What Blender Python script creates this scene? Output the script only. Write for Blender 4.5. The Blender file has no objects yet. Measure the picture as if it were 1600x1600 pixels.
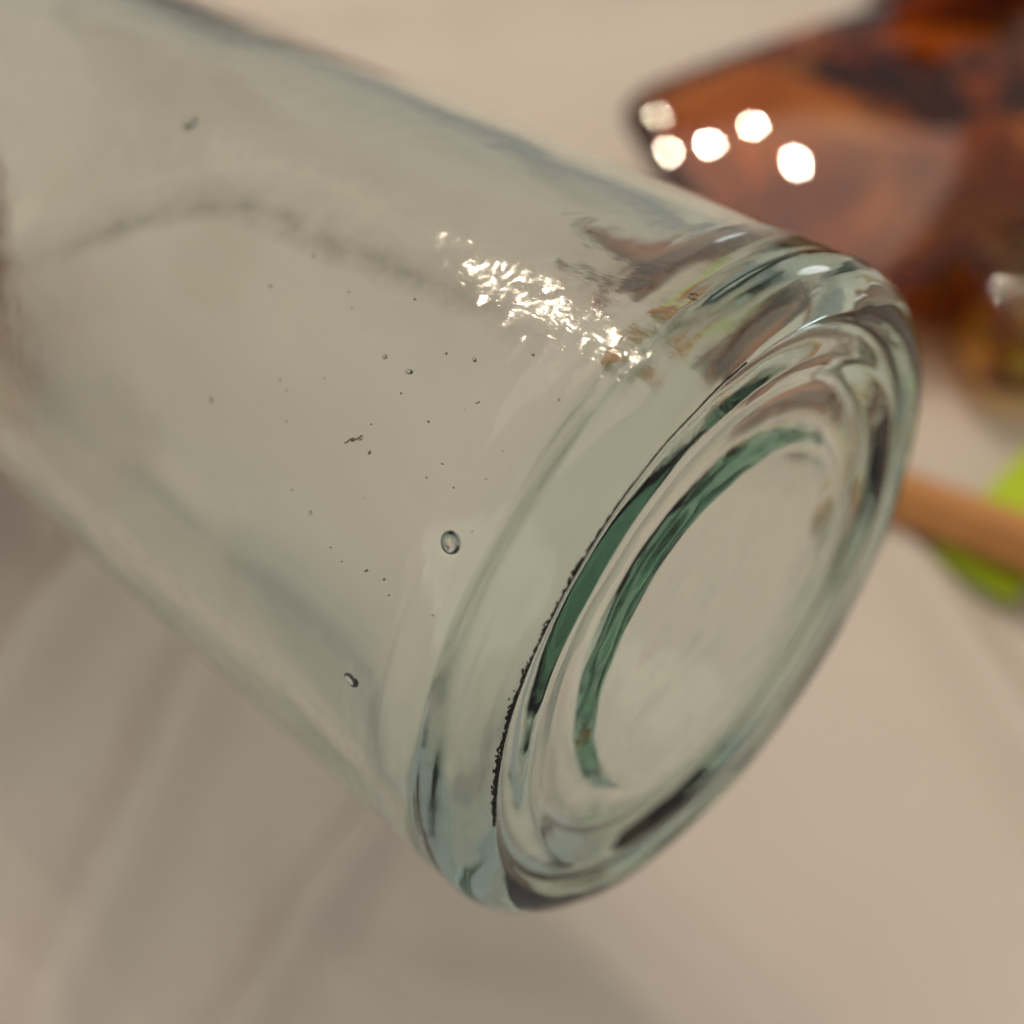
import bpy, bmesh, math, random
from mathutils import Vector, Matrix, noise

sc = bpy.context.scene
COL = sc.collection
random.seed(7)

# ---------------------------------------------------------------- camera
CAM_H = 0.20
cam_data = bpy.data.cameras.new('camera')
cam = bpy.data.objects.new('camera', cam_data)
COL.objects.link(cam)
cam.location = (0, 0, CAM_H)
cam.rotation_euler = (math.radians(90 - 48), 0, 0)
cam_data.sensor_width = 36
cam_data.lens = 1900 / 1600 * 36
cam_data.clip_start = 0.005
cam_data.clip_end = 20
cam_data.dof.use_dof = True
cam_data.dof.focus_distance = 0.0945
cam_data.dof.aperture_fstop = cam_data.lens / 3.5
sc.camera = cam

# ---------------------------------------------------------------- world, lamps, exposure
world = bpy.data.worlds.new('World')
sc.world = world
world.use_nodes = True
bg = world.node_tree.nodes['Background']
bg.inputs['Color'].default_value = (1.0, 0.92, 0.83, 1)
bg.inputs['Strength'].default_value = 0.33

def lamp(name, loc, watt, radius, color):
    ld = bpy.data.lights.new(name, 'POINT')
    ld.energy = watt; ld.shadow_soft_size = radius; ld.color = color
    o = bpy.data.objects.new(name, ld); COL.objects.link(o); o.location = loc
    return o
# the five warm bulbs of a ceiling fitting over the far side of the table
WARM = (1.0, 0.81, 0.62)
for p in ((-0.331, 0.877, 0.966), (-0.376, 0.679, 1.034), (-0.257, 0.69, 1.067), (-0.119, 0.747, 1.079), (-0.051, 0.642, 1.123)):
    lamp('ceiling_bulb', p, 3.7, 0.011, WARM)
# a cooler reading lamp standing off to the right
lamp('reading_lamp', (0.60, 0.655, 0.335), 1.9, 0.10, (0.93, 0.96, 1.0))
# area lamp added as soft fill in place of ceiling bounce, lifts shadows
ad = bpy.data.lights.new('ceiling_fill', 'AREA'); ad.shape = 'RECTANGLE'; ad.size = 1.8; ad.size_y = 1.6; ad.energy = 10.5; ad.color = (1.0, 0.86, 0.72)
ao = bpy.data.objects.new('ceiling_fill', ad); COL.objects.link(ao); ao.location = (-0.1, 0.35, 1.9)

sc.view_settings.view_transform = 'Standard'
sc.view_settings.look = 'None'
sc.view_settings.gamma = 1
sc.view_settings.exposure = -0.17
sc.view_settings.use_curve_mapping = False
sc.render.engine = 'CYCLES'
cy = sc.cycles
cy.max_bounces = 11; cy.transmission_bounces = 11; cy.glossy_bounces = 8; cy.diffuse_bounces = 3
cy.transparent_max_bounces = 16
cy.caustics_reflective = True; cy.caustics_refractive = True
cy.blur_glossy = 0.3
cy.sample_clamp_indirect = 6.0
cy.use_denoising = True
cy.use_adaptive_sampling = True; cy.adaptive_threshold = 0.045

# ---------------------------------------------------------------- helpers
def mesh_obj(name, verts, faces, mat, parent=None, smooth=True):
    me = bpy.data.meshes.new(name)
    me.from_pydata(verts, [], faces)
    me.update()
    if smooth:
        me.polygons.foreach_set('use_smooth', [True] * len(me.polygons))
    if mat: me.materials.append(mat)
    o = bpy.data.objects.new(name, me)
    COL.objects.link(o)
    if parent: o.parent = parent
    return o

def bm_obj(name, bm, mat, parent=None, smooth=True):
    me = bpy.data.meshes.new(name)
    bm.normal_update(); bm.to_mesh(me); bm.free()
    if smooth:
        me.polygons.foreach_set('use_smooth', [True] * len(me.polygons))
    me.materials.append(mat)
    o = bpy.data.objects.new(name, me); COL.objects.link(o)
    if parent: o.parent = parent
    return o

def tag(o, label=None, cat=None, group=None, kind=None):
    if label: o['label'] = label
    if cat: o['category'] = cat
    if group: o['group'] = group
    if kind: o['kind'] = kind
    return o

def empty(name, mw):
    o = bpy.data.objects.new(name, None); COL.objects.link(o)
    o.empty_display_size = 0.02
    o.matrix_world = mw
    return o

def new_mat(name):
    m = bpy.data.materials.new(name); m.use_nodes = True
    nt = m.node_tree
    for n in list(nt.nodes): nt.nodes.remove(n)
    out = nt.nodes.new('ShaderNodeOutputMaterial')
    return m, nt, out

def N(nt, kind, **kw):
    n = nt.nodes.new(kind)
    for k, v in kw.items(): setattr(n, k, v)
    return n

def principled(name, color, rough=0.6, noise_scale=None, noise_amt=0.15, bump=None, **inp):
    m, nt, out = new_mat(name)
    b = N(nt, 'ShaderNodeBsdfPrincipled')
    nt.links.new(b.outputs[0], out.inputs['Surface'])
    b.inputs['Base Color'].default_value = (*color, 1)
    b.inputs['Roughness'].default_value = rough
    for k, v in inp.items(): b.inputs[k.replace('_', ' ')].default_value = v
    tc = N(nt, 'ShaderNodeTexCoord')
    if noise_scale:
        nz = N(nt, 'ShaderNodeTexNoise'); nz.inputs['Scale'].default_value = noise_scale; nz.inputs['Detail'].default_value = 5
        nt.links.new(tc.outputs['Object'], nz.inputs['Vector'])
        mx = N(nt, 'ShaderNodeMix', data_type='RGBA')
        mx.inputs['A'].default_value = (*[c * (1 - noise_amt) for c in color], 1)
        mx.inputs['B'].default_value = (*[min(1, c * (1 + noise_amt)) for c in color], 1)
        nt.links.new(nz.outputs['Fac'], mx.inputs['Factor'])
        nt.links.new(mx.outputs['Result'], b.inputs['Base Color'])
    if bump:
        nb = N(nt, 'ShaderNodeTexNoise'); nb.inputs['Scale'].default_value = bump[0]; nb.inputs['Detail'].default_value = 3
        nt.links.new(tc.outputs['Object'], nb.inputs['Vector'])
        bp = N(nt, 'ShaderNodeBump'); bp.inputs['Distance'].default_value = bump[1]
        nt.links.new(nb.outputs['Fac'], bp.inputs['Height'])
        nt.links.new(bp.outputs[0], b.inputs['Normal'])
    return m

def sstep(a, b, x):
    t = max(0.0, min(1.0, (x - a) / (b - a)))     # also works with a > b (falling step)
    return t * t * (3 - 2 * t)

# ---------------------------------------------------------------- materials
def glass_mat(name, ior, sigma, rough=0.0):
    """clear glass whose tint comes from absorption along the path (sigma per metre, rgb)"""
    m, nt, out = new_mat(name)
    g = N(nt, 'ShaderNodeBsdfGlass'); g.inputs['IOR'].default_value = ior
    g.inputs['Roughness'].default_value = rough; g.inputs['Color'].default_value = (1, 1, 1, 1)
    nt.links.new(g.outputs[0], out.inputs['Surface'])
    dmax = max(sigma) * 1.05
    va = N(nt, 'ShaderNodeVolumeAbsorption')
    va.inputs['Density'].default_value = dmax
    va.inputs['Color'].default_value = (*[1 - s / dmax for s in sigma], 1)
    nt.links.new(va.outputs[0], out.inputs['Volume'])
    return m, nt, g

AQUA, aqn, aqg = glass_mat('aqua_glass', 1.52, (34, 18, 24))
def aqua_bump():
    nt = aqn
    tc = N(nt, 'ShaderNodeTexCoord')
    # fine orange-peel everywhere, very shallow
    n2 = N(nt, 'ShaderNodeTexNoise'); n2.inputs['Scale'].default_value = 1900; n2.inputs['Detail'].default_value = 3; n2.inputs['Distortion'].default_value = 0.6
    mp = N(nt, 'ShaderNodeMapping'); mp.inputs['Scale'].default_value = (1, 1, 0.55); nt.links.new(tc.outputs['Object'], mp.inputs['Vector']); nt.links.new(mp.outputs[0], n2.inputs['Vector'])
    at = N(nt, 'ShaderNodeAttribute', attribute_name='hammer')
    ml = N(nt, 'ShaderNodeMath', operation='MULTIPLY'); nt.links.new(n2.outputs['Fac'], ml.inputs[0]); nt.links.new(at.outputs['Fac'], ml.inputs[1])
    mr_ = N(nt, 'ShaderNodeMath', operation='MULTIPLY'); nt.links.new(at.outputs['Fac'], mr_.inputs[0]); mr_.inputs[1].default_value = 0.11; nt.links.new(mr_.outputs[0], aqg.inputs['Roughness'])
    b2 = N(nt, 'ShaderNodeBump'); b2.inputs['Distance'].default_value = 0.00002; nt.links.new(ml.outputs[0], b2.inputs['Height'])
    n1 = N(nt, 'ShaderNodeTexNoise'); n1.inputs['Scale'].default_value = 420; n1.inputs['Detail'].default_value = 2
    nt.links.new(tc.outputs['Object'], n1.inputs['Vector'])
    bp = N(nt, 'ShaderNodeBump'); bp.inputs['Distance'].default_value = 0.00002; bp.inputs['Strength'].default_value = 0.6
    nt.links.new(n1.outputs['Fac'], bp.inputs['Height'])
    nt.links.new(b2.outputs[0], bp.inputs['Normal'])
    nt.links.new(bp.outputs[0], aqg.inputs['Normal'])
aqua_bump()

AIR, _, _ = glass_mat('air_bubble_surface', 1.52, (0.001, 0.001, 0.001))
for n in [n for n in AIR.node_tree.nodes if n.type == 'VOLUME_ABSORPTION']: AIR.node_tree.nodes.remove(n)

AMBER, amn, amg = glass_mat('amber_glass', 1.70, (55, 180, 400))
HONEY, _, _ = glass_mat('honey_amber_glass', 1.54, (12, 52, 200))
BLACKCRUMB = principled('black_crumb', (0.02, 0.019, 0.015), 0.75, noise_scale=2500, noise_amt=0.9)
DUST = principled('pale_dust', (0.7, 0.68, 0.6), 0.8)
RUST = principled('brown_speck', (0.27, 0.20, 0.12), 0.8, noise_scale=2500, noise_amt=0.5)
DARKSPECK = principled('dark_speck', (0.03, 0.03, 0.025), 0.6)
CLOTH = principled('cloth', (0.74, 0.668, 0.595), 0.9, noise_scale=22, noise_amt=0.07, bump=(1400, 0.0004))
SKIN = principled('skin', (0.44, 0.20, 0.085), 0.5, noise_scale=120, noise_amt=0.15, bump=(900, 0.0003),
                  Subsurface_Weight=0.15, Subsurface_Radius=(0.006, 0.003, 0.0015))
NAIL = principled('nail', (0.62, 0.38, 0.28), 0.25)
LIME = principled('lime_paper', (0.50, 0.70, 0.02), 0.7, noise_scale=40, noise_amt=0.08)
ORANGE = principled('orange_wood', (0.55, 0.25, 0.075), 0.55, noise_scale=150, noise_amt=0.15)
LEAD = principled('graphite', (0.03, 0.03, 0.035), 0.4)
RAWWOOD = principled('raw_wood', (0.55, 0.36, 0.18), 0.7, noise_scale=300, noise_amt=0.2)

# ---------------------------------------------------------------- the cloth
def seg_d(px, py, a, b):
    ax, ay = a; bx, by = b
    dx, dy = bx - ax, by - ay
    L2 = dx * dx + dy * dy
    t = ((px - ax) * dx + (py - ay) * dy) / L2
    # signed perpendicular distance, and how far past the ends
    s = ((px - ax) * dy - (py - ay) * dx) / math.sqrt(L2)
    return s, t

# soft creases: (start, end, half width, height)
CREASES = [((-0.012, 0.130), (-0.055, 0.045), 0.0052, 0.0065),
           ((0.080, 0.178), (0.112, 0.060), 0.007, 0.0070),
           ((-0.058, 0.150), (-0.075, 0.060), 0.008, 0.0085),
           ((-0.085, 0.175), (-0.110, 0.090), 0.009, 0.0090),
           ((-0.115, 0.200), (-0.150, 0.120), 0.009, 0.0085),
           ((-0.030, 0.082), (0.004, 0.074), 0.004, -0.0022),
           ((0.010, 0.10), (0.030, 0.05), 0.008, 0.0015),
           ((-0.10, 0.40), (0.12, 0.47), 0.02, 0.008),
           ((-0.30, 0.35), (-0.05, 0.36), 0.015, 0.004)]
def cloth_h(x, y):
    h = 0.0
    for a, b, w, k in CREASES:
        s, t = seg_d(x, y, a, b)
        if -0.3 < t < 1.3:
            h += k * math.exp(-(s / w) ** 2) * sstep(-0.3, 0.15, t) * (1 - sstep(0.85, 1.3, t))
    h += 0.0030 * noise.noise(Vector((x * 9 + y * 4, y * 7 - x * 3, 1.3)))
    u = x * 0.9 + y * 0.45; v = -x * 0.45 + y * 0.9
    left = 1 - sstep(-0.03, 0.05, x)
    h += 0.0034 * left * noise.noise(Vector((u * 60, v * 12, 4.1)))
    return h
def build_cloth():
    def axis(lo, hi, flo, fhi, fine, coarse):
        out = []; x = lo
        while x < hi:
            out.append(x); x += fine if flo <= x < fhi else coarse
        out.append(hi); return out
    xs = axis(-1.1, 1.1, -0.24, 0.24, 0.0025, 0.02); ys = axis(-0.36, 1.5, 0.02, 0.55, 0.0025, 0.02)
    def fold(x, y):      # cloth falls over an unseen table edge, added to darken the glass rim
        e = 0.057
        if y >= e: return (x, y, cloth_h(x, y))
        s_ = e - y; rb = 0.012; q = min(s_, rb * math.pi / 2) / rb
        wave = 0.006 * math.sin(x * 34) * sstep(0.03, 0.2, s_)
        return (x, e - rb * math.sin(q) + wave, cloth_h(x, e) - rb * (1 - math.cos(q)) - max(0, s_ - rb * math.pi / 2))
    vs = [fold(x, y) for y in ys for x in xs]
    nx = len(xs)
    fs = [(j * nx + i, j * nx + i + 1, (j + 1) * nx + i + 1, (j + 1) * nx + i) for j in range(len(ys) - 1) for i in range(nx - 1)]
    o = mesh_obj('tablecloth', vs, fs, CLOTH)
    sd = o.modifiers.new('thickness', 'SOLIDIFY'); sd.thickness = 0.0008; sd.offset = -1
    tag(o, 'rumpled off-white cloth spread under everything, out of focus', 'cloth')
build_cloth()

# ---------------------------------------------------------------- the aqua bottle
BX = Vector((-0.46342, -0.36079, 0.80937)); BY = Vector((0.53249, 0.61669, 0.57979)); BZ = Vector((-0.70831, 0.69966, -0.09367))
BM = Matrix(((BX.x, BY.x, BZ.x, 0.01936), (BX.y, BY.y, BZ.y, 0.07045), (BX.z, BY.z, BZ.z, 0.10728), (0, 0, 0, 1)))
BM.translation -= BZ * 0.0016
bottle = empty('glass_bottle', BM)
tag(bottle, 'pale aqua green antique glass bottle, base towards the viewer, held above the cloth', 'bottle')

R = 0.035
def dens(pts, step):
    """resample a polyline (r,z[,step]) along its length"""
    out = [pts[0]]
    for a, b in zip(pts, pts[1:]):
        L = math.hypot(b[0] - a[0], b[1] - a[1])
        n = max(1, int(L / step(0.5 * (a[1] + b[1]))))
        for k in range(1, n + 1):
            t = k / n; out.append((a[0] + (b[0] - a[0]) * t, a[1] + (b[1] - a[1]) * t))
    return out
def arc(cx, cz, rad, a0, a1, n=14):
    return [(cx + rad * math.cos(math.radians(a0 + (a1 - a0) * k / n)), cz + rad * math.sin(math.radians(a0 + (a1 - a0) * k / n))) for k in range(n + 1)]
def smooth_poly(pts, it=2):
    for _ in range(it):
        q = [pts[0]]
        for a, b in zip(pts, pts[1:]):
            q += [(0.75 * a[0] + 0.25 * b[0], 0.75 * a[1] + 0.25 * b[1]), (0.25 * a[0] + 0.75 * b[0], 0.25 * a[1] + 0.75 * b[1])]
        q.append(pts[-1]); pts = q
    return pts
ZB, ZS, ZN, ZL = 0.163, 0.193, 0.236, 0.248     # body top, shoulder top, neck top, lip top
outer = [(0.0, 0.0009), (0.010, 0.0009), (0.0168, 0.0006), (0.0184, 0.0005), (0.0196, 0.0014), (0.0210, 0.0016), (0.0235, 0.0013), (0.0256, 0.0004), (0.0268, 0.0001), (0.0275, 0.0003), (0.0289, 0.0010), (0.0295, 0.0011), (0.0300, 0.0009), (0.0305, 0.0003), (0.0309, 0.0)]
base_prof = smooth_poly(outer, 2)
full_prof = base_prof + arc(0.0310, 0.0040, 0.0040, -88, -5)
outer = base_prof + arc(0.0310, 0.0040, 0.0040, -88, 0) + [(R, 0.0045), (R, 0.012)] \
    + [(R, 0.03), (R, 0.08), (R, ZB)] + smooth_poly([(R, ZB + 0.001), (0.0335, ZB + 0.012), (0.024, ZB + 0.022), (0.0145, ZS - 0.004), (0.0132, ZS + 0.006)], 3) \
    + [(0.0130, ZN), (0.0165, ZN + 0.0012)] + arc(0.0150, ZL - 0.003, 0.0026, 10, 90, 6) + [(0.0108, ZL)]
T = 0.0029
inner = [(0.0, 0.0053), (0.008, 0.0052), (0.016, 0.0050), (0.0222, 0.0048)]
inner = smooth_poly(inner, 2) + arc(0.0244, 0.0125, 0.0077, -88, -2) \
    + [(R - T, 0.03), (R - T, 0.08), (R - T, ZB)] + smooth_poly([(R - T, ZB + 0.001), (0.0300, ZB + 0.011), (0.021, ZB + 0.020), (0.0108, ZS - 0.004), (0.0098, ZS + 0.006)], 3) \
    + [(0.0098, ZN), (0.0098, ZL - 0.001), (0.0104, ZL)]

def vn(x, y, z, s): return noise.noise(Vector((x * s, y * s, z * s)))
def hammered(phi, z):
    """zone of rough, whittled mould texture running along the side that faces the bulbs"""
    d = phi - (20 + 5 * sstep(0.05, 0.0, z) - 8 * sstep(0.04, 0.08, z))
    k = math.exp(-(d / 10.0) ** 2)
    return k * (0.65 + 0.35 * sstep(0.035, 0.012, z))
def inner_dr(x, y, z):
    a = math.atan2(y, x)
    heel = 1 - sstep(0.007, 0.018, z)
    return 0.0002 * vn(x, y + 5, z * 0.45, 42) + 0.00008 * vn(x, y, z * 0.5, 150) + 0.00010 * heel * noise.noise(Vector((math.cos(a) * 2.2, math.sin(a) * 2.2, z * 900)))
def turned(r, z, a):
    """faint concentric ridges left by the mould round heel and base"""
    k = noise.noise(Vector((math.cos(a) * 1.6, math.sin(a) * 1.6, (r - z) * 800)))
    return k + 0.5 * noise.noise(Vector((math.cos(a) * 3.5, math.sin(a) * 3.5, (r - z) * 2300 + 7)))
def base_dz(x, y): return 0.00016 * vn(x, y, 3.3, 90) + 0.00005 * vn(x, y, 7.7, 300)
def shell(step_fn, prof, nseg, kind):
    prof = dens(prof, step_fn)
    vs, fs = [], []
    for j, (r, z) in enumerate(prof):
        if r < 1e-6: r = 1e-5
        for i in range(nseg):
            a = 2 * math.pi * i / nseg
            ca, sa = math.cos(a), math.sin(a)
            x, y = r * ca, r * sa
            dr = 0.0; dz = 0.0
            if kind == 0:
                phi = math.degrees(a); phi = phi - 360 if phi > 180 else phi
                dr += 0.00010 * vn(x, y, z * 0.5, 45)
                if z < 0.09 and abs(phi - 20) < 32 and r > 0.02:
                    hm = hammered(phi, z)
                    if hm > 0.01:
                        dr += hm * (0.00005 * vn(x, y, z, 1000) + 0.00009 * vn(x + 1, y, z * 0.8, 420) + 0.00034 * hm * vn(x, y + 2, z * 0.6, 150))
                hl = sstep(0.008, 0.003, z) * sstep(0.022, 0.025, r)
                if hl > 0: dr += 0.00012 * hl * turned(r, z, a)
                if r < 0.034 and z < 0.006:
                    dz += base_dz(x, y) + 0.00007 * sstep(0.0205, 0.0225, r) * (1 - sstep(0.0270, 0.0280, r)) * turned(r, 0.0, a)
            else:
                dr += inner_dr(x, y, z)
                if z < 0.02 and r < 0.03: dz += 0.0005 * vn(x, y, 9.1, 60)
            rr = r + dr * min(1.0, r / 0.01)
            vs.append((rr * ca, rr * sa, z + dz))
    m = len(prof)
    for j in range(m - 1):
        for i in range(nseg):
            k = (i + 1) % nseg
            q = (j * nseg + i, j * nseg + k, (j + 1) * nseg + k, (j + 1) * nseg + i)
            fs.append(q if kind == 0 else q[::-1])
    return vs, fs, m
NS = 512
stepf = lambda z: 0.00035 if z < 0.03 else (0.0007 if z < 0.085 else 0.0025)
v0, f0, m0 = shell(stepf, outer, NS, 0)
v1, f1, m1 = shell(stepf, inner, NS, 1)
off = len(v0)
fs = f0 + [tuple(i + off for i in q) for q in f1]
for i in range(NS):            # close the lip
    k = (i + 1) % NS
    a, b = (m0 - 1) * NS + i, (m0 - 1) * NS + k
    c, d_ = off + (m1 - 1) * NS + k, off + (m1 - 1) * NS + i
    fs.append((a, b, c, d_))
fs.append(tuple(reversed(range(NS)))); fs.append(tuple(off + i for i in range(NS)))
glass = mesh_obj('glass_wall', v0 + v1, fs, AQUA, bottle)
def ham_at(v):
    r_ = math.hypot(v[0], v[1])
    if v[2] > 0.09 or r_ < 0.02: return 0.0
    if v[2] < 0.0012 and 0.0303 < r_ < 0.0335:      # scuffed where it has stood on shelves
        return 0.9 * sstep(0.05, 0.45, vn(v[0], v[1], 0.5, 260)) * sstep(0.0303, 0.0308, r_) * (1 - sstep(0.0325, 0.0335, r_))
    return hammered(math.degrees(math.atan2(v[1], v[0])), v[2])
ha = glass.data.attributes.new('hammer', 'FLOAT', 'POINT')
ha.data.foreach_set('value', [ham_at(v) for v in v0] + [0.0] * len(v1))

def on_wall(phi, z, depth):
    a = math.radians(phi); r = R - depth
    return Vector((r * math.cos(a), r * math.sin(a), z))
def bubble(phi, z, sizes, depth=0.0012, rot=0):
    bm = bmesh.new()
    bmesh.ops.create_icosphere(bm, subdivisions=4, radius=1)
    a = math.radians(phi)
    er = Vector((math.cos(a), math.sin(a), 0)); et = Vector((-math.sin(a), math.cos(a), 0)); ez = Vector((0, 0, 1))
    c, s = math.cos(math.radians(rot)), math.sin(math.radians(rot))
    e1 = ez * c + et * s; e2 = et * c - ez * s
    p = on_wall(phi, z, depth)
    for v in bm.verts:
        v.co = p + e1 * v.co.x * sizes[0] + e2 * v.co.y * sizes[1] + er * v.co.z * sizes[2]
    bmesh.ops.reverse_faces(bm, faces=bm.faces)
    return bm_obj('bubble', bm, AIR, bottle)
# trapped air bubbles
bubble(-10.2, 0.0088, (0.00100, 0.00086, 0.0007), rot=20)
bubble(-36.5, 0.0140, (0.00090, 0.00058, 0.0005), rot=-10)
bubble(23.3, 0.0643, (0.0010, 0.0006, 0.0006), rot=60)
rs = random.Random(3)
for k in range(15):
    s = 0.00005 + 0.00022 * rs.random() ** 2.5
    bubble(rs.gauss(0, 13), max(0.009, rs.gauss(0.021, 0.010)), (s * rs.uniform(1, 2.2), s, s), depth=rs.uniform(0.0006, 0.0020), rot=rs.uniform(-25, 25))

# ---------------------------------------------------------------- amber bottles lying on the cloth
def lying_bottle(name, label, mw, length, hw, ht, crown, radius, ex, straps, wall, seed, mat):
    """flask on its back: local x runs from its base towards neck and lip, y across, z up; rests on z = 0"""
    root = empty(name, mw); tag(root, label, 'bottle', 'amber glass bottles lying on the cloth')
    ls, ln = length, length + 0.028
    def dims(x):
        w = hw * (0.80 + 0.20 * math.sqrt(max(0, 1 - (1 - min(1, x / 0.014)) ** 2)))
        t = ht - max(0.0, crown - x) ** 2 / (2 * radius)
        if x > ls - 0.055:
            k = sstep(ls - 0.055, ls, x); w += (0.0125 - w) * k; t += (0.0125 - t) * k
        if x > ln - 0.010: w = t = 0.0158 - 0.003 * ((x - ln + 0.005) / 0.005) ** 2 * 0.5
        return w, t
    def rings(d, x0, x1, n=120):
        out = []
        for k in range(n + 1):
            x = x0 + (x1 - x0) * (k / n) ** 1.25
            w, t = dims(x); w -= d; t -= d
            e = ex + (2 - ex) * sstep(ls - 0.05, ls, x)
            ring = []
            for i in range(96):
                a = 2 * math.pi * i / 96; c, s_ = math.cos(a), math.sin(a)
                y = w * math.copysign(abs(c) ** (2 / e), c); z = t * math.copysign(abs(s_) ** (2 / e), s_)
                if straps and d == 0:
                    st = sstep(0.004, 0.012, x) * (1 - sstep(ls - 0.06, ls - 0.05, x))
                    for hz in (0.45 * ht, -0.45 * ht):
                        y += math.copysign(0.0020, c) * st * math.exp(-((z - hz) / (0.16 * ht)) ** 2) * (abs(c) > 0.3)
                wob = 0.0030 if d else 0.00003
                y += wob * noise.noise(Vector((x * 40, a * 1.6, seed + d * 900))); z += wob * noise.noise(Vector((x * 38, a * 1.6 + 9, seed + d * 900)))
                ring.append((x, y, ht + z))
            out.append(ring)
        return out
    A = rings(0.0, 0.0, ln); B = rings(wall, 0.006, ln)
    n = 96; vs = [p for r in A for p in r]; o_ = len(vs); vs += [p for r in B for p in r]; fs_ = []
    for base, L in ((0, len(A)), (o_, len(B))):
        for j in range(L - 1):
            for i in range(n):
                k = (i + 1) % n; fs_.append((base + j * n + i, base + j * n + k, base + (j + 1) * n + k, base + (j + 1) * n + i))
        fs_.append(tuple(base + i for i in range(n)))
    la, lb = (len(A) - 1) * n, o_ + (len(B) - 1) * n
    for i in range(n):
        k = (i + 1) % n; fs_.append((la + i, la + k, lb + k, lb + i))
    g = mesh_obj('glass_wall', vs, fs_, mat, root)
    bm = bmesh.new(); bm.from_mesh(g.data); bmesh.ops.recalc_face_normals(bm, faces=bm.faces); bm.to_mesh(g.data); bm.free()
    return root
lying_bottle('amber_bottle', 'reddish amber glass bottle lying behind the aqua bottle, five bulbs mirrored on it',
             Matrix.Translation((0.043, 0.260, 0.001)) @ Matrix.Rotation(math.radians(25), 4, 'Z') @ Matrix.Rotation(math.radians(12), 4, 'X'),
             0.22, 0.046, 0.024, 0.085, 0.18, 2.8, False, 0.0048, 2.2, AMBER)
lying_bottle('amber_bottle', 'smaller amber glass bottle with ribbed side, lying nearest the lime green pad',
             Matrix.Translation((0.106, 0.2270, 0.001)) @ Matrix.Rotation(math.radians(8), 4, 'Z'),
             0.15, 0.0195, 0.0165, 0.014, 0.02, 3.0, True, 0.0028, 5.7, HONEY)

def standing_bottle(name, label, loc, rad, hb, mat):
    root = empty(name, Matrix.Translation(loc)); tag(root, label, 'bottle')
    po = [(0.0, 0.004), (rad * 0.7, 0.003), (rad * 0.85, 0.0)] + arc(rad - 0.004, 0.004, 0.004, -88, 0, 5) + [(rad, hb)] \
        + smooth_poly([(rad, hb + 0.001), (rad * 0.98, hb + 0.012), (rad * 0.55, hb + 0.02), (0.0125, hb + 0.028), (0.0120, hb + 0.034)], 2) + [(0.0120, hb + 0.055), (0.0155, hb + 0.056), (0.0155, hb + 0.066), (0.0100, hb + 0.067)]
    th = 0.0042
    pi_ = [(0.0, 0.010), (rad * 0.6, 0.0085)] + arc(rad - th - 0.006, 0.0145, 0.006, -88, 0, 5) + [(rad - th, hb)] \
        + smooth_poly([(rad - th, hb + 0.001), (rad * 0.98 - th, hb + 0.010), (rad * 0.55 - th, hb + 0.017), (0.0085, hb + 0.026), (0.0083, hb + 0.034)], 2) + [(0.0085, hb + 0.066)]
    n = 96; vs = []; fs_ = []
    for prof in (po, pi_):
        base = len(vs)
        for r, z in prof:
            vs += [(max(r, 1e-5) * math.cos(2 * math.pi * i / n), max(r, 1e-5) * math.sin(2 * math.pi * i / n), z) for i in range(n)]
        for j in range(len(prof) - 1):
            for i in range(n):
                k = (i + 1) % n; fs_.append((base + j * n + i, base + j * n + k, base + (j + 1) * n + k, base + (j + 1) * n + i))
    la, lb = (len(po) - 1) * n, (len(po) + len(pi_) - 1) * n
    for i in range(n):
        k = (i + 1) % n; fs_.append((la + i, la + k, lb + k, lb + i))
    fs_.append(tuple(range(n))); fs_.append(tuple(len(po) * n + i for i in range(n)))
    g = mesh_obj('glass_wall', vs, fs_, mat, root)
    bm = bmesh.new(); bm.from_mesh(g.data); bmesh.ops.recalc_face_normals(bm, faces=bm.faces); bm.to_mesh(g.data); bm.free()
DARKAMBER, _, _ = glass_mat('dark_amber_glass', 1.54, (130, 300, 520))
standing_bottle('dark_bottle', 'dark brown glass bottle standing behind the lying amber bottle, upper right corner', (0.152, 0.399, 0.002), 0.033, 0.11, DARKAMBER)

# ---------------------------------------------------------------- lime pad with a pencil lying across it
pad = empty('page_flag_pad', Matrix.Translation((0.0885, 0.1645, 0.0028)) @ Matrix.Rotation(math.radians(46), 4, 'Z'))
tag(pad, 'lime green pad of paper flags under the orange pencil at the right edge', 'paper pad')
rp = random.Random(5)
for k in range(7):
    bm = bmesh.new(); bmesh.ops.create_cube(bm, size=1)
    for v in bm.verts: v.co = Vector(((v.co.x + .5) * 0.05, (v.co.y - .5) * 0.0185, (v.co.z + .5) * 0.00052))
    o = bm_obj('sheet', bm, LIME, pad, smooth=False)
    o.location = (rp.uniform(-.0003, .0003), rp.uniform(-.0003, .0003), k * 0.00054); o.rotation_euler = (0, 0, rp.uniform(-.012, .012))

def prism(n, r, x0, x1, r1=None, rot=0.0, nseg=1):
    bm = bmesh.new(); r1 = r if r1 is None else r1
    rings = []
    for x, q in ((x0, r), (x1, r1)):
        rings.append([bm.verts.new((x, q * math.cos(2 * math.pi * i / n + rot), q * math.sin(2 * math.pi * i / n + rot))) for i in range(n)])
    for i in range(n):
        k = (i + 1) % n; bm.faces.new((rings[0][i], rings[0][k], rings[1][k], rings[1][i]))
    bm.faces.new(rings[0][::-1]); bm.faces.new(rings[1])
    bmesh.ops.recalc_face_normals(bm, faces=bm.faces)
    return bm
pdir = Vector((0.80, -0.60, 0.14)).normalized()
py_ = Vector((0, 0, 1)).cross(pdir).normalized(); pz_ = pdir.cross(py_)
p0 = Vector((0.079, 0.1785, 0.0085))
PM = Matrix(((pdir.x, py_.x, pz_.x, p0.x), (pdir.y, py_.y, pz_.y, p0.y), (pdir.z, py_.z, pz_.z, p0.z), (0, 0, 0, 1)))
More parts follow.
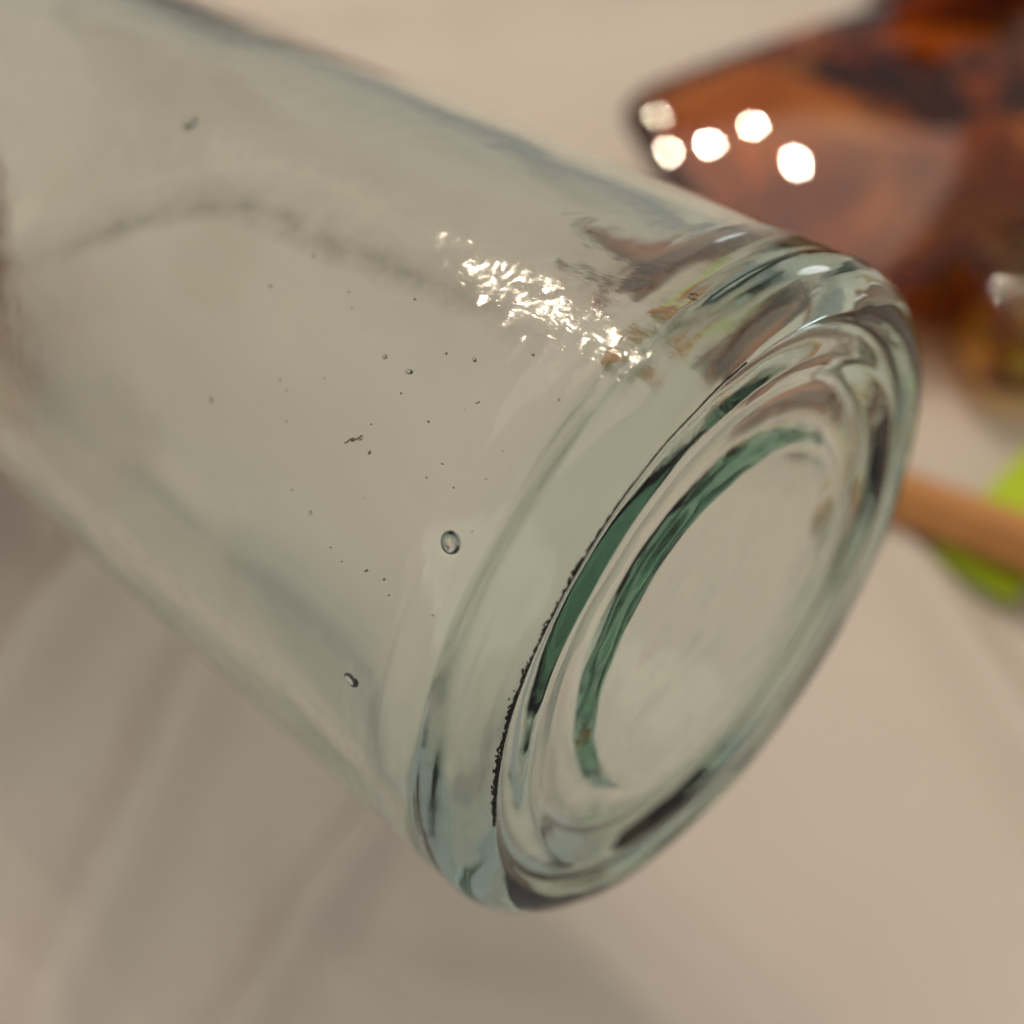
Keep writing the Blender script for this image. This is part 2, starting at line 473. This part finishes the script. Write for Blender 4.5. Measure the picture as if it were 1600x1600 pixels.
pencil = empty('pencil', PM)
tag(pencil, 'orange wooden pencil lying across the lime green pad', 'pencil')
bm_obj('shaft', prism(6, 0.0062, 0.0, 0.135), ORANGE, pencil, smooth=False)
bm_obj('end_wood', prism(6, 0.0060, -0.0006, 0.0), RAWWOOD, pencil, smooth=False)
bm_obj('sharpened_cone', prism(18, 0.0058, 0.135, 0.153, 0.0011), RAWWOOD, pencil)
bm_obj('lead', prism(12, 0.0011, 0.153, 0.158, 0.0002), LEAD, pencil)

# ---------------------------------------------------------------- the hand on the bottle's neck
def build_hand():
    vs, es, rad = [], [], []
    def add(p, r, link=None):
        vs.append(Vector(p)); rad.append(r)
        if link is not None: es.append((link, len(vs) - 1))
        return len(vs) - 1
    palm = add((-0.040, -0.030, 0.236), 0.019)
    wrist = add((-0.032, -0.016, 0.290), 0.024, palm)
    arm = add((-0.028, -0.006, 0.340), 0.027, wrist); add((-0.022, 0.006, 0.43), 0.034, arm)
    fingers = [((-0.038, -0.040, 0.182), (-0.037, -0.006, 0.214), (-0.017, 0.0225, 0.217), (0.004, 0.0240, 0.216), 0.0098),
               ((-0.043, -0.037, 0.200), (-0.037, 0.002, 0.2335), (-0.016, 0.0240, 0.236), (0.006, 0.0240, 0.235), 0.0100),
               ((-0.045, -0.031, 0.217), (-0.036, 0.004, 0.252), (-0.015, 0.0240, 0.2545), (0.005, 0.0240, 0.2535), 0.0093),
               ((-0.043, -0.024, 0.233), (-0.033, 0.004, 0.2685), (-0.014, 0.0200, 0.2705), (0.003, 0.0210, 0.2695), 0.0080)]
    knuckles = []
    for a, b, c, d, r in fingers:
        i = add(a, r * 1.22, palm); knuckles.append(i); i = add(((Vector(a) + Vector(b)) / 2), r * 1.0, i)
        i = add(b, r * 1.04, i); i = add((Vector(b) + Vector(c)) / 2, r * 0.92, i); i = add(c, r * 0.93, i); add(d, r * 0.74, i)
    for k in range(3): es.append((knuckles[k], knuckles[k + 1]))
    i = add((-0.010, -0.036, 0.258), 0.0155, palm); i = add((0.013, -0.028, 0.232), 0.0120, i); i = add((0.0245, -0.010, 0.212), 0.0108, i); add((0.0235, 0.010, 0.198), 0.0086, i)
    sh = [v + Vector((0.0, -0.010, -0.010)) for v in vs]
    bm = bmesh.new()
    def ball(p, r):
        bmesh.ops.create_icosphere(bm, subdivisions=2, radius=r, matrix=Matrix.Translation(p))
    for p, r in zip(sh, rad): ball(p, r)
    for i, j in es:                      # tapering limbs: closely spaced balls that the remesh welds into one skin
        L = (sh[i] - sh[j]).length; n = max(2, int(L / 0.0025))
        for k in range(1, n): ball(sh[i].lerp(sh[j], k / n), rad[i] + (rad[j] - rad[i]) * k / n)
    me = bpy.data.meshes.new('hand'); bm.to_mesh(me); bm.free()
    o = bpy.data.objects.new('hand', me); COL.objects.link(o)
    rm = o.modifiers.new('weld', 'REMESH'); rm.mode = 'VOXEL'; rm.voxel_size = 0.0014; rm.use_smooth_shade = True
    sm = o.modifiers.new('soften', 'SMOOTH'); sm.factor = 0.5; sm.iterations = 8
    dg = bpy.context.evaluated_depsgraph_get(); dg.update()
    em = bpy.data.meshes.new_from_object(o.evaluated_get(dg))
    bpy.data.objects.remove(o)
    bm = bmesh.new(); bm.from_mesh(em); left = set(bm.verts); best = []
    while left:
        st = [left.pop()]; isl = [st[0]]
        while st:
            for e in st.pop().link_edges:
                for w_ in e.verts:
                    if w_ in left: left.remove(w_); st.append(w_); isl.append(w_)
        if len(isl) > len(best): best = isl
    keep = set(best); bmesh.ops.delete(bm, geom=[v for v in bm.verts if v not in keep], context='VERTS')
    print('hand verts kept', len(bm.verts), 'of', len(em.vertices))
    o = bm_obj('hand', bm, SKIN)
    o.matrix_world = BM
    tag(o, 'hand gripping the neck of the aqua bottle at the left edge', 'hand')
build_hand()

# ---------------------------------------------------------------- black line, specks and scratches on the bottle
def base_z(x, y):
    """height of the underside of the base on the resting ring"""
    rr_ = math.hypot(x, y); z = 0.0
    for p, q in zip(full_prof, full_prof[1:]):
        if p[0] <= rr_ <= q[0]: z = p[1] + (q[1] - p[1]) * (rr_ - p[0]) / max(1e-9, q[0] - p[0]); break
    return base_dz(x, y) + z
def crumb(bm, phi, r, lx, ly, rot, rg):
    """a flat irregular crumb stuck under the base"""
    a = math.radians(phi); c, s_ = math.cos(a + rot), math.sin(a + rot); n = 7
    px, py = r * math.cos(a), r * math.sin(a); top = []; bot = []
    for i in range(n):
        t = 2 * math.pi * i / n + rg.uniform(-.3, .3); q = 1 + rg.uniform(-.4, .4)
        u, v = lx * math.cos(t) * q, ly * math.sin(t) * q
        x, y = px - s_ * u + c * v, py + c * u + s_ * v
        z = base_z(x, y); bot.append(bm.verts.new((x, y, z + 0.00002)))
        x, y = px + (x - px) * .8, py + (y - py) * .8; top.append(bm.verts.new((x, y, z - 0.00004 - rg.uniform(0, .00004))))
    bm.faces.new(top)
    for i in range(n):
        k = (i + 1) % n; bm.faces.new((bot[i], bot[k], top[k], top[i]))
def black_strip():  # small black crumbs scattered in a line round the resting edge
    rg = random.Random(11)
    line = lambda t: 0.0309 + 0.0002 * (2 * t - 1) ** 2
    for nm, mat_, cnt, lbl in (('black_line', BLACKCRUMB, 2200, 'broken line of black crumbs along the resting edge of the base'), ('pale_dust', DUST, 60, 'pale dust grains on the black line')):
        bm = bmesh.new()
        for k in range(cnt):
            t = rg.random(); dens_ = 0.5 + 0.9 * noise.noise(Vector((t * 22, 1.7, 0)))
            if nm == 'black_line' and 0.3 < t and rg.random() > 0.45 + dens_: continue
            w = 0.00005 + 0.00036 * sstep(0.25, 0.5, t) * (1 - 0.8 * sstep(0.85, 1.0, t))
            sz = rg.uniform(0.5, 1.4) * (0.000075 if nm == 'black_line' else 0.00004)
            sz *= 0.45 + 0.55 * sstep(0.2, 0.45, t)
            lx = sz * rg.uniform(1.5, 3.2) if nm == 'black_line' else sz
            if t < 0.4 and nm == 'black_line': lx = 0.0003; sz *= 0.7
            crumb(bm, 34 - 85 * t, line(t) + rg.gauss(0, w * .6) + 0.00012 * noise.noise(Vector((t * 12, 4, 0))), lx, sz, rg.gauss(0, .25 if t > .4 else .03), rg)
        bmesh.ops.recalc_face_normals(bm, faces=bm.faces)
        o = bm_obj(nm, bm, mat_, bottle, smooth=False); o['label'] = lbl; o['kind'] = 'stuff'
black_strip()
def flake(bm, phi, z, lx, ly, rot, rr):
    """a flat irregular crumb stuck on the outer wall"""
    a = math.radians(phi); er = Vector((math.cos(a), math.sin(a), 0)); et = Vector((-math.sin(a), math.cos(a), 0)); ez = Vector((0, 0, 1))
    c, s_ = math.cos(rot), math.sin(rot); e1 = ez * c + et * s_; e2 = et * c - ez * s_
    p = er * (R + 0.00012) + ez * z; n = 9
    top = []; bot = []
    for i in range(n):
        t = 2 * math.pi * i / n; q = 1 + rr.uniform(-.35, .35)
        d = e1 * lx * math.cos(t) * q + e2 * ly * math.sin(t) * q
        top.append(bm.verts.new(p + d * 0.8 + er * 0.00005)); bot.append(bm.verts.new(p + d - er * 0.0001))
    bm.faces.new(top)
    for i in range(n):
        k = (i + 1) % n; bm.faces.new((bot[i], bot[k], top[k], top[i]))
rr = random.Random(21)
bm = bmesh.new()
for k in range(10): flake(bm, 34 + rr.gauss(0, .35), 0.0052 + rr.gauss(0, .00022), rr.uniform(.00008, .0002), rr.uniform(.00006, .00015), rr.uniform(0, 6), rr)
bmesh.ops.recalc_face_normals(bm, faces=bm.faces)
bm_obj('rust_stain', bm, RUST, bottle)['label'] = 'small brown crust near the upper heel'
bm = bmesh.new()
for k in range(9):
    t = k / 8; flake(bm, -5.0 - 1.6 * t + 0.15 * rr.gauss(0, 1), 0.0212 + 0.0012 * (0.5 - t) * -1, 0.00022, 0.00004, -0.9, rr)
bmesh.ops.recalc_face_normals(bm, faces=bm.faces)
bm_obj('lint_hair', bm, RUST, bottle)
for nm, mat_, cnt in (('dust_specks', DARKSPECK, 6), ('dirt_specks', RUST, 24)):
    bm = bmesh.new()
    for k in range(cnt):
        s_ = rr.uniform(.00002, .00005) if nm == 'dust_specks' else rr.uniform(.00003, .00010)
        flake(bm, rr.gauss(2, 13), max(0.007, rr.gauss(0.016, 0.010)), s_ * rr.uniform(1, 2.2), s_, rr.uniform(0, 6), rr)
    bmesh.ops.recalc_face_normals(bm, faces=bm.faces)
    o = bm_obj(nm, bm, mat_, bottle); o['kind'] = 'stuff'

# dark reflections and shade in the glass, painted as thin films inside the wall
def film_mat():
    m, nt, out = new_mat('streak_paint')
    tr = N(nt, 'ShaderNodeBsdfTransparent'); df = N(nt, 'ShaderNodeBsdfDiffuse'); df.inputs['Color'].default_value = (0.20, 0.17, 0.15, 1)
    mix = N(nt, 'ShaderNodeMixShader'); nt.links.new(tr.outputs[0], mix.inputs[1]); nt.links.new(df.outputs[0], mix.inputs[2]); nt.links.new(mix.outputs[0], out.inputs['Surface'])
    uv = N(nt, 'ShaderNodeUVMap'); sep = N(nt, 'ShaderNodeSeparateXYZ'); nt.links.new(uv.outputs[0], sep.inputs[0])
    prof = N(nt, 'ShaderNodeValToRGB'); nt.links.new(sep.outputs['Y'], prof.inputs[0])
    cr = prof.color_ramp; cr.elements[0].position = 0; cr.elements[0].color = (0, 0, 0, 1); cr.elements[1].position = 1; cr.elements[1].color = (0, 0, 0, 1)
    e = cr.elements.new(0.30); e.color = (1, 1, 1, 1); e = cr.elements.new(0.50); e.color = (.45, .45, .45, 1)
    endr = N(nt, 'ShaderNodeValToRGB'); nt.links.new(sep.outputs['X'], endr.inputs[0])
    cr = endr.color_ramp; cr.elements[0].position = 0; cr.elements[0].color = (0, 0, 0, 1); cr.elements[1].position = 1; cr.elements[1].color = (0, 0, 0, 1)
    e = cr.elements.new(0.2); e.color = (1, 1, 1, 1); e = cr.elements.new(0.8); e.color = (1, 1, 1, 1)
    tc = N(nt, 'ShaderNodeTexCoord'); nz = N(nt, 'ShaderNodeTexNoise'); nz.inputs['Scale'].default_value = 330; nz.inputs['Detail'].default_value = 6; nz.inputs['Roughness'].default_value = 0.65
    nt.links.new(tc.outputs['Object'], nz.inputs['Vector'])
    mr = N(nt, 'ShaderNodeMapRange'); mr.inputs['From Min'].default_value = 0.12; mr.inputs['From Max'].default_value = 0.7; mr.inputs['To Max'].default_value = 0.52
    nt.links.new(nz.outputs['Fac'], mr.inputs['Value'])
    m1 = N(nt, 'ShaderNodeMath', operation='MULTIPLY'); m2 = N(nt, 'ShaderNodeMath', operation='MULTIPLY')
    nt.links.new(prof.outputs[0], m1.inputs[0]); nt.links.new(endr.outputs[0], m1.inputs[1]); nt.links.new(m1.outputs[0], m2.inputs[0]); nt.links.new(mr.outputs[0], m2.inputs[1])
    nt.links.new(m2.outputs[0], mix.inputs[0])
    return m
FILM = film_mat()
def painted_streak(path, half_deg, lbl):
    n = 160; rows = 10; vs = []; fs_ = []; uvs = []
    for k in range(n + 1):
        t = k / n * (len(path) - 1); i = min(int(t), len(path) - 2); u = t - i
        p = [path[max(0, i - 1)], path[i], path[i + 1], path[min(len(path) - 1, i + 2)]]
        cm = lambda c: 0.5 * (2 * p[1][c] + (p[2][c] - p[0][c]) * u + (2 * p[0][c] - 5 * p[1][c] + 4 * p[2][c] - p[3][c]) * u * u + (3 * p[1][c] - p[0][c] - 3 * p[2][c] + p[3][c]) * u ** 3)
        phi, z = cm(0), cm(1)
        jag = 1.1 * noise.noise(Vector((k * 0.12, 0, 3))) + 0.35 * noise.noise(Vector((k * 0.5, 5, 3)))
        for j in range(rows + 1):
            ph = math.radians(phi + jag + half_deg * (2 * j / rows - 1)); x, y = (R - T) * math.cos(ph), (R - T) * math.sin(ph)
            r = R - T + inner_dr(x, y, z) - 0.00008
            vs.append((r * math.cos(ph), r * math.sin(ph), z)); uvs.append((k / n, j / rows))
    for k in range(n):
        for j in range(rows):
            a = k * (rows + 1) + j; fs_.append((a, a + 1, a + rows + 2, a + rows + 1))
    o = mesh_obj('painted_streak', vs, fs_, FILM, bottle); o['label'] = lbl
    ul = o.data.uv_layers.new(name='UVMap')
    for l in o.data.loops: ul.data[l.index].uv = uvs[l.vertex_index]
painted_streak([(-16, .081), (-5.3, .0696), (4.5, .0626), (12.5, .0562), (18.0, .0498), (19.7, .0405), (20.8, .0321), (22.2, .0246), (22.6, .0170), (22, .011)], 7.0, 'greyish jagged dark reflection painted along the upper side')
painted_streak([(55, .076), (60, .0685), (63, .0604), (62.4, .0487), (59.4, .0393), (52, .0290), (50, .02)], 6.0, 'faint grey reflection streak painted near the upper edge')
painted_streak([(-52, .090), (-54, .0750), (-55, .0560), (-56, .0380), (-57, .0240), (-55, .0150), (-50, .010)], 8.0, 'soft grey-brown shade painted along the lower side')
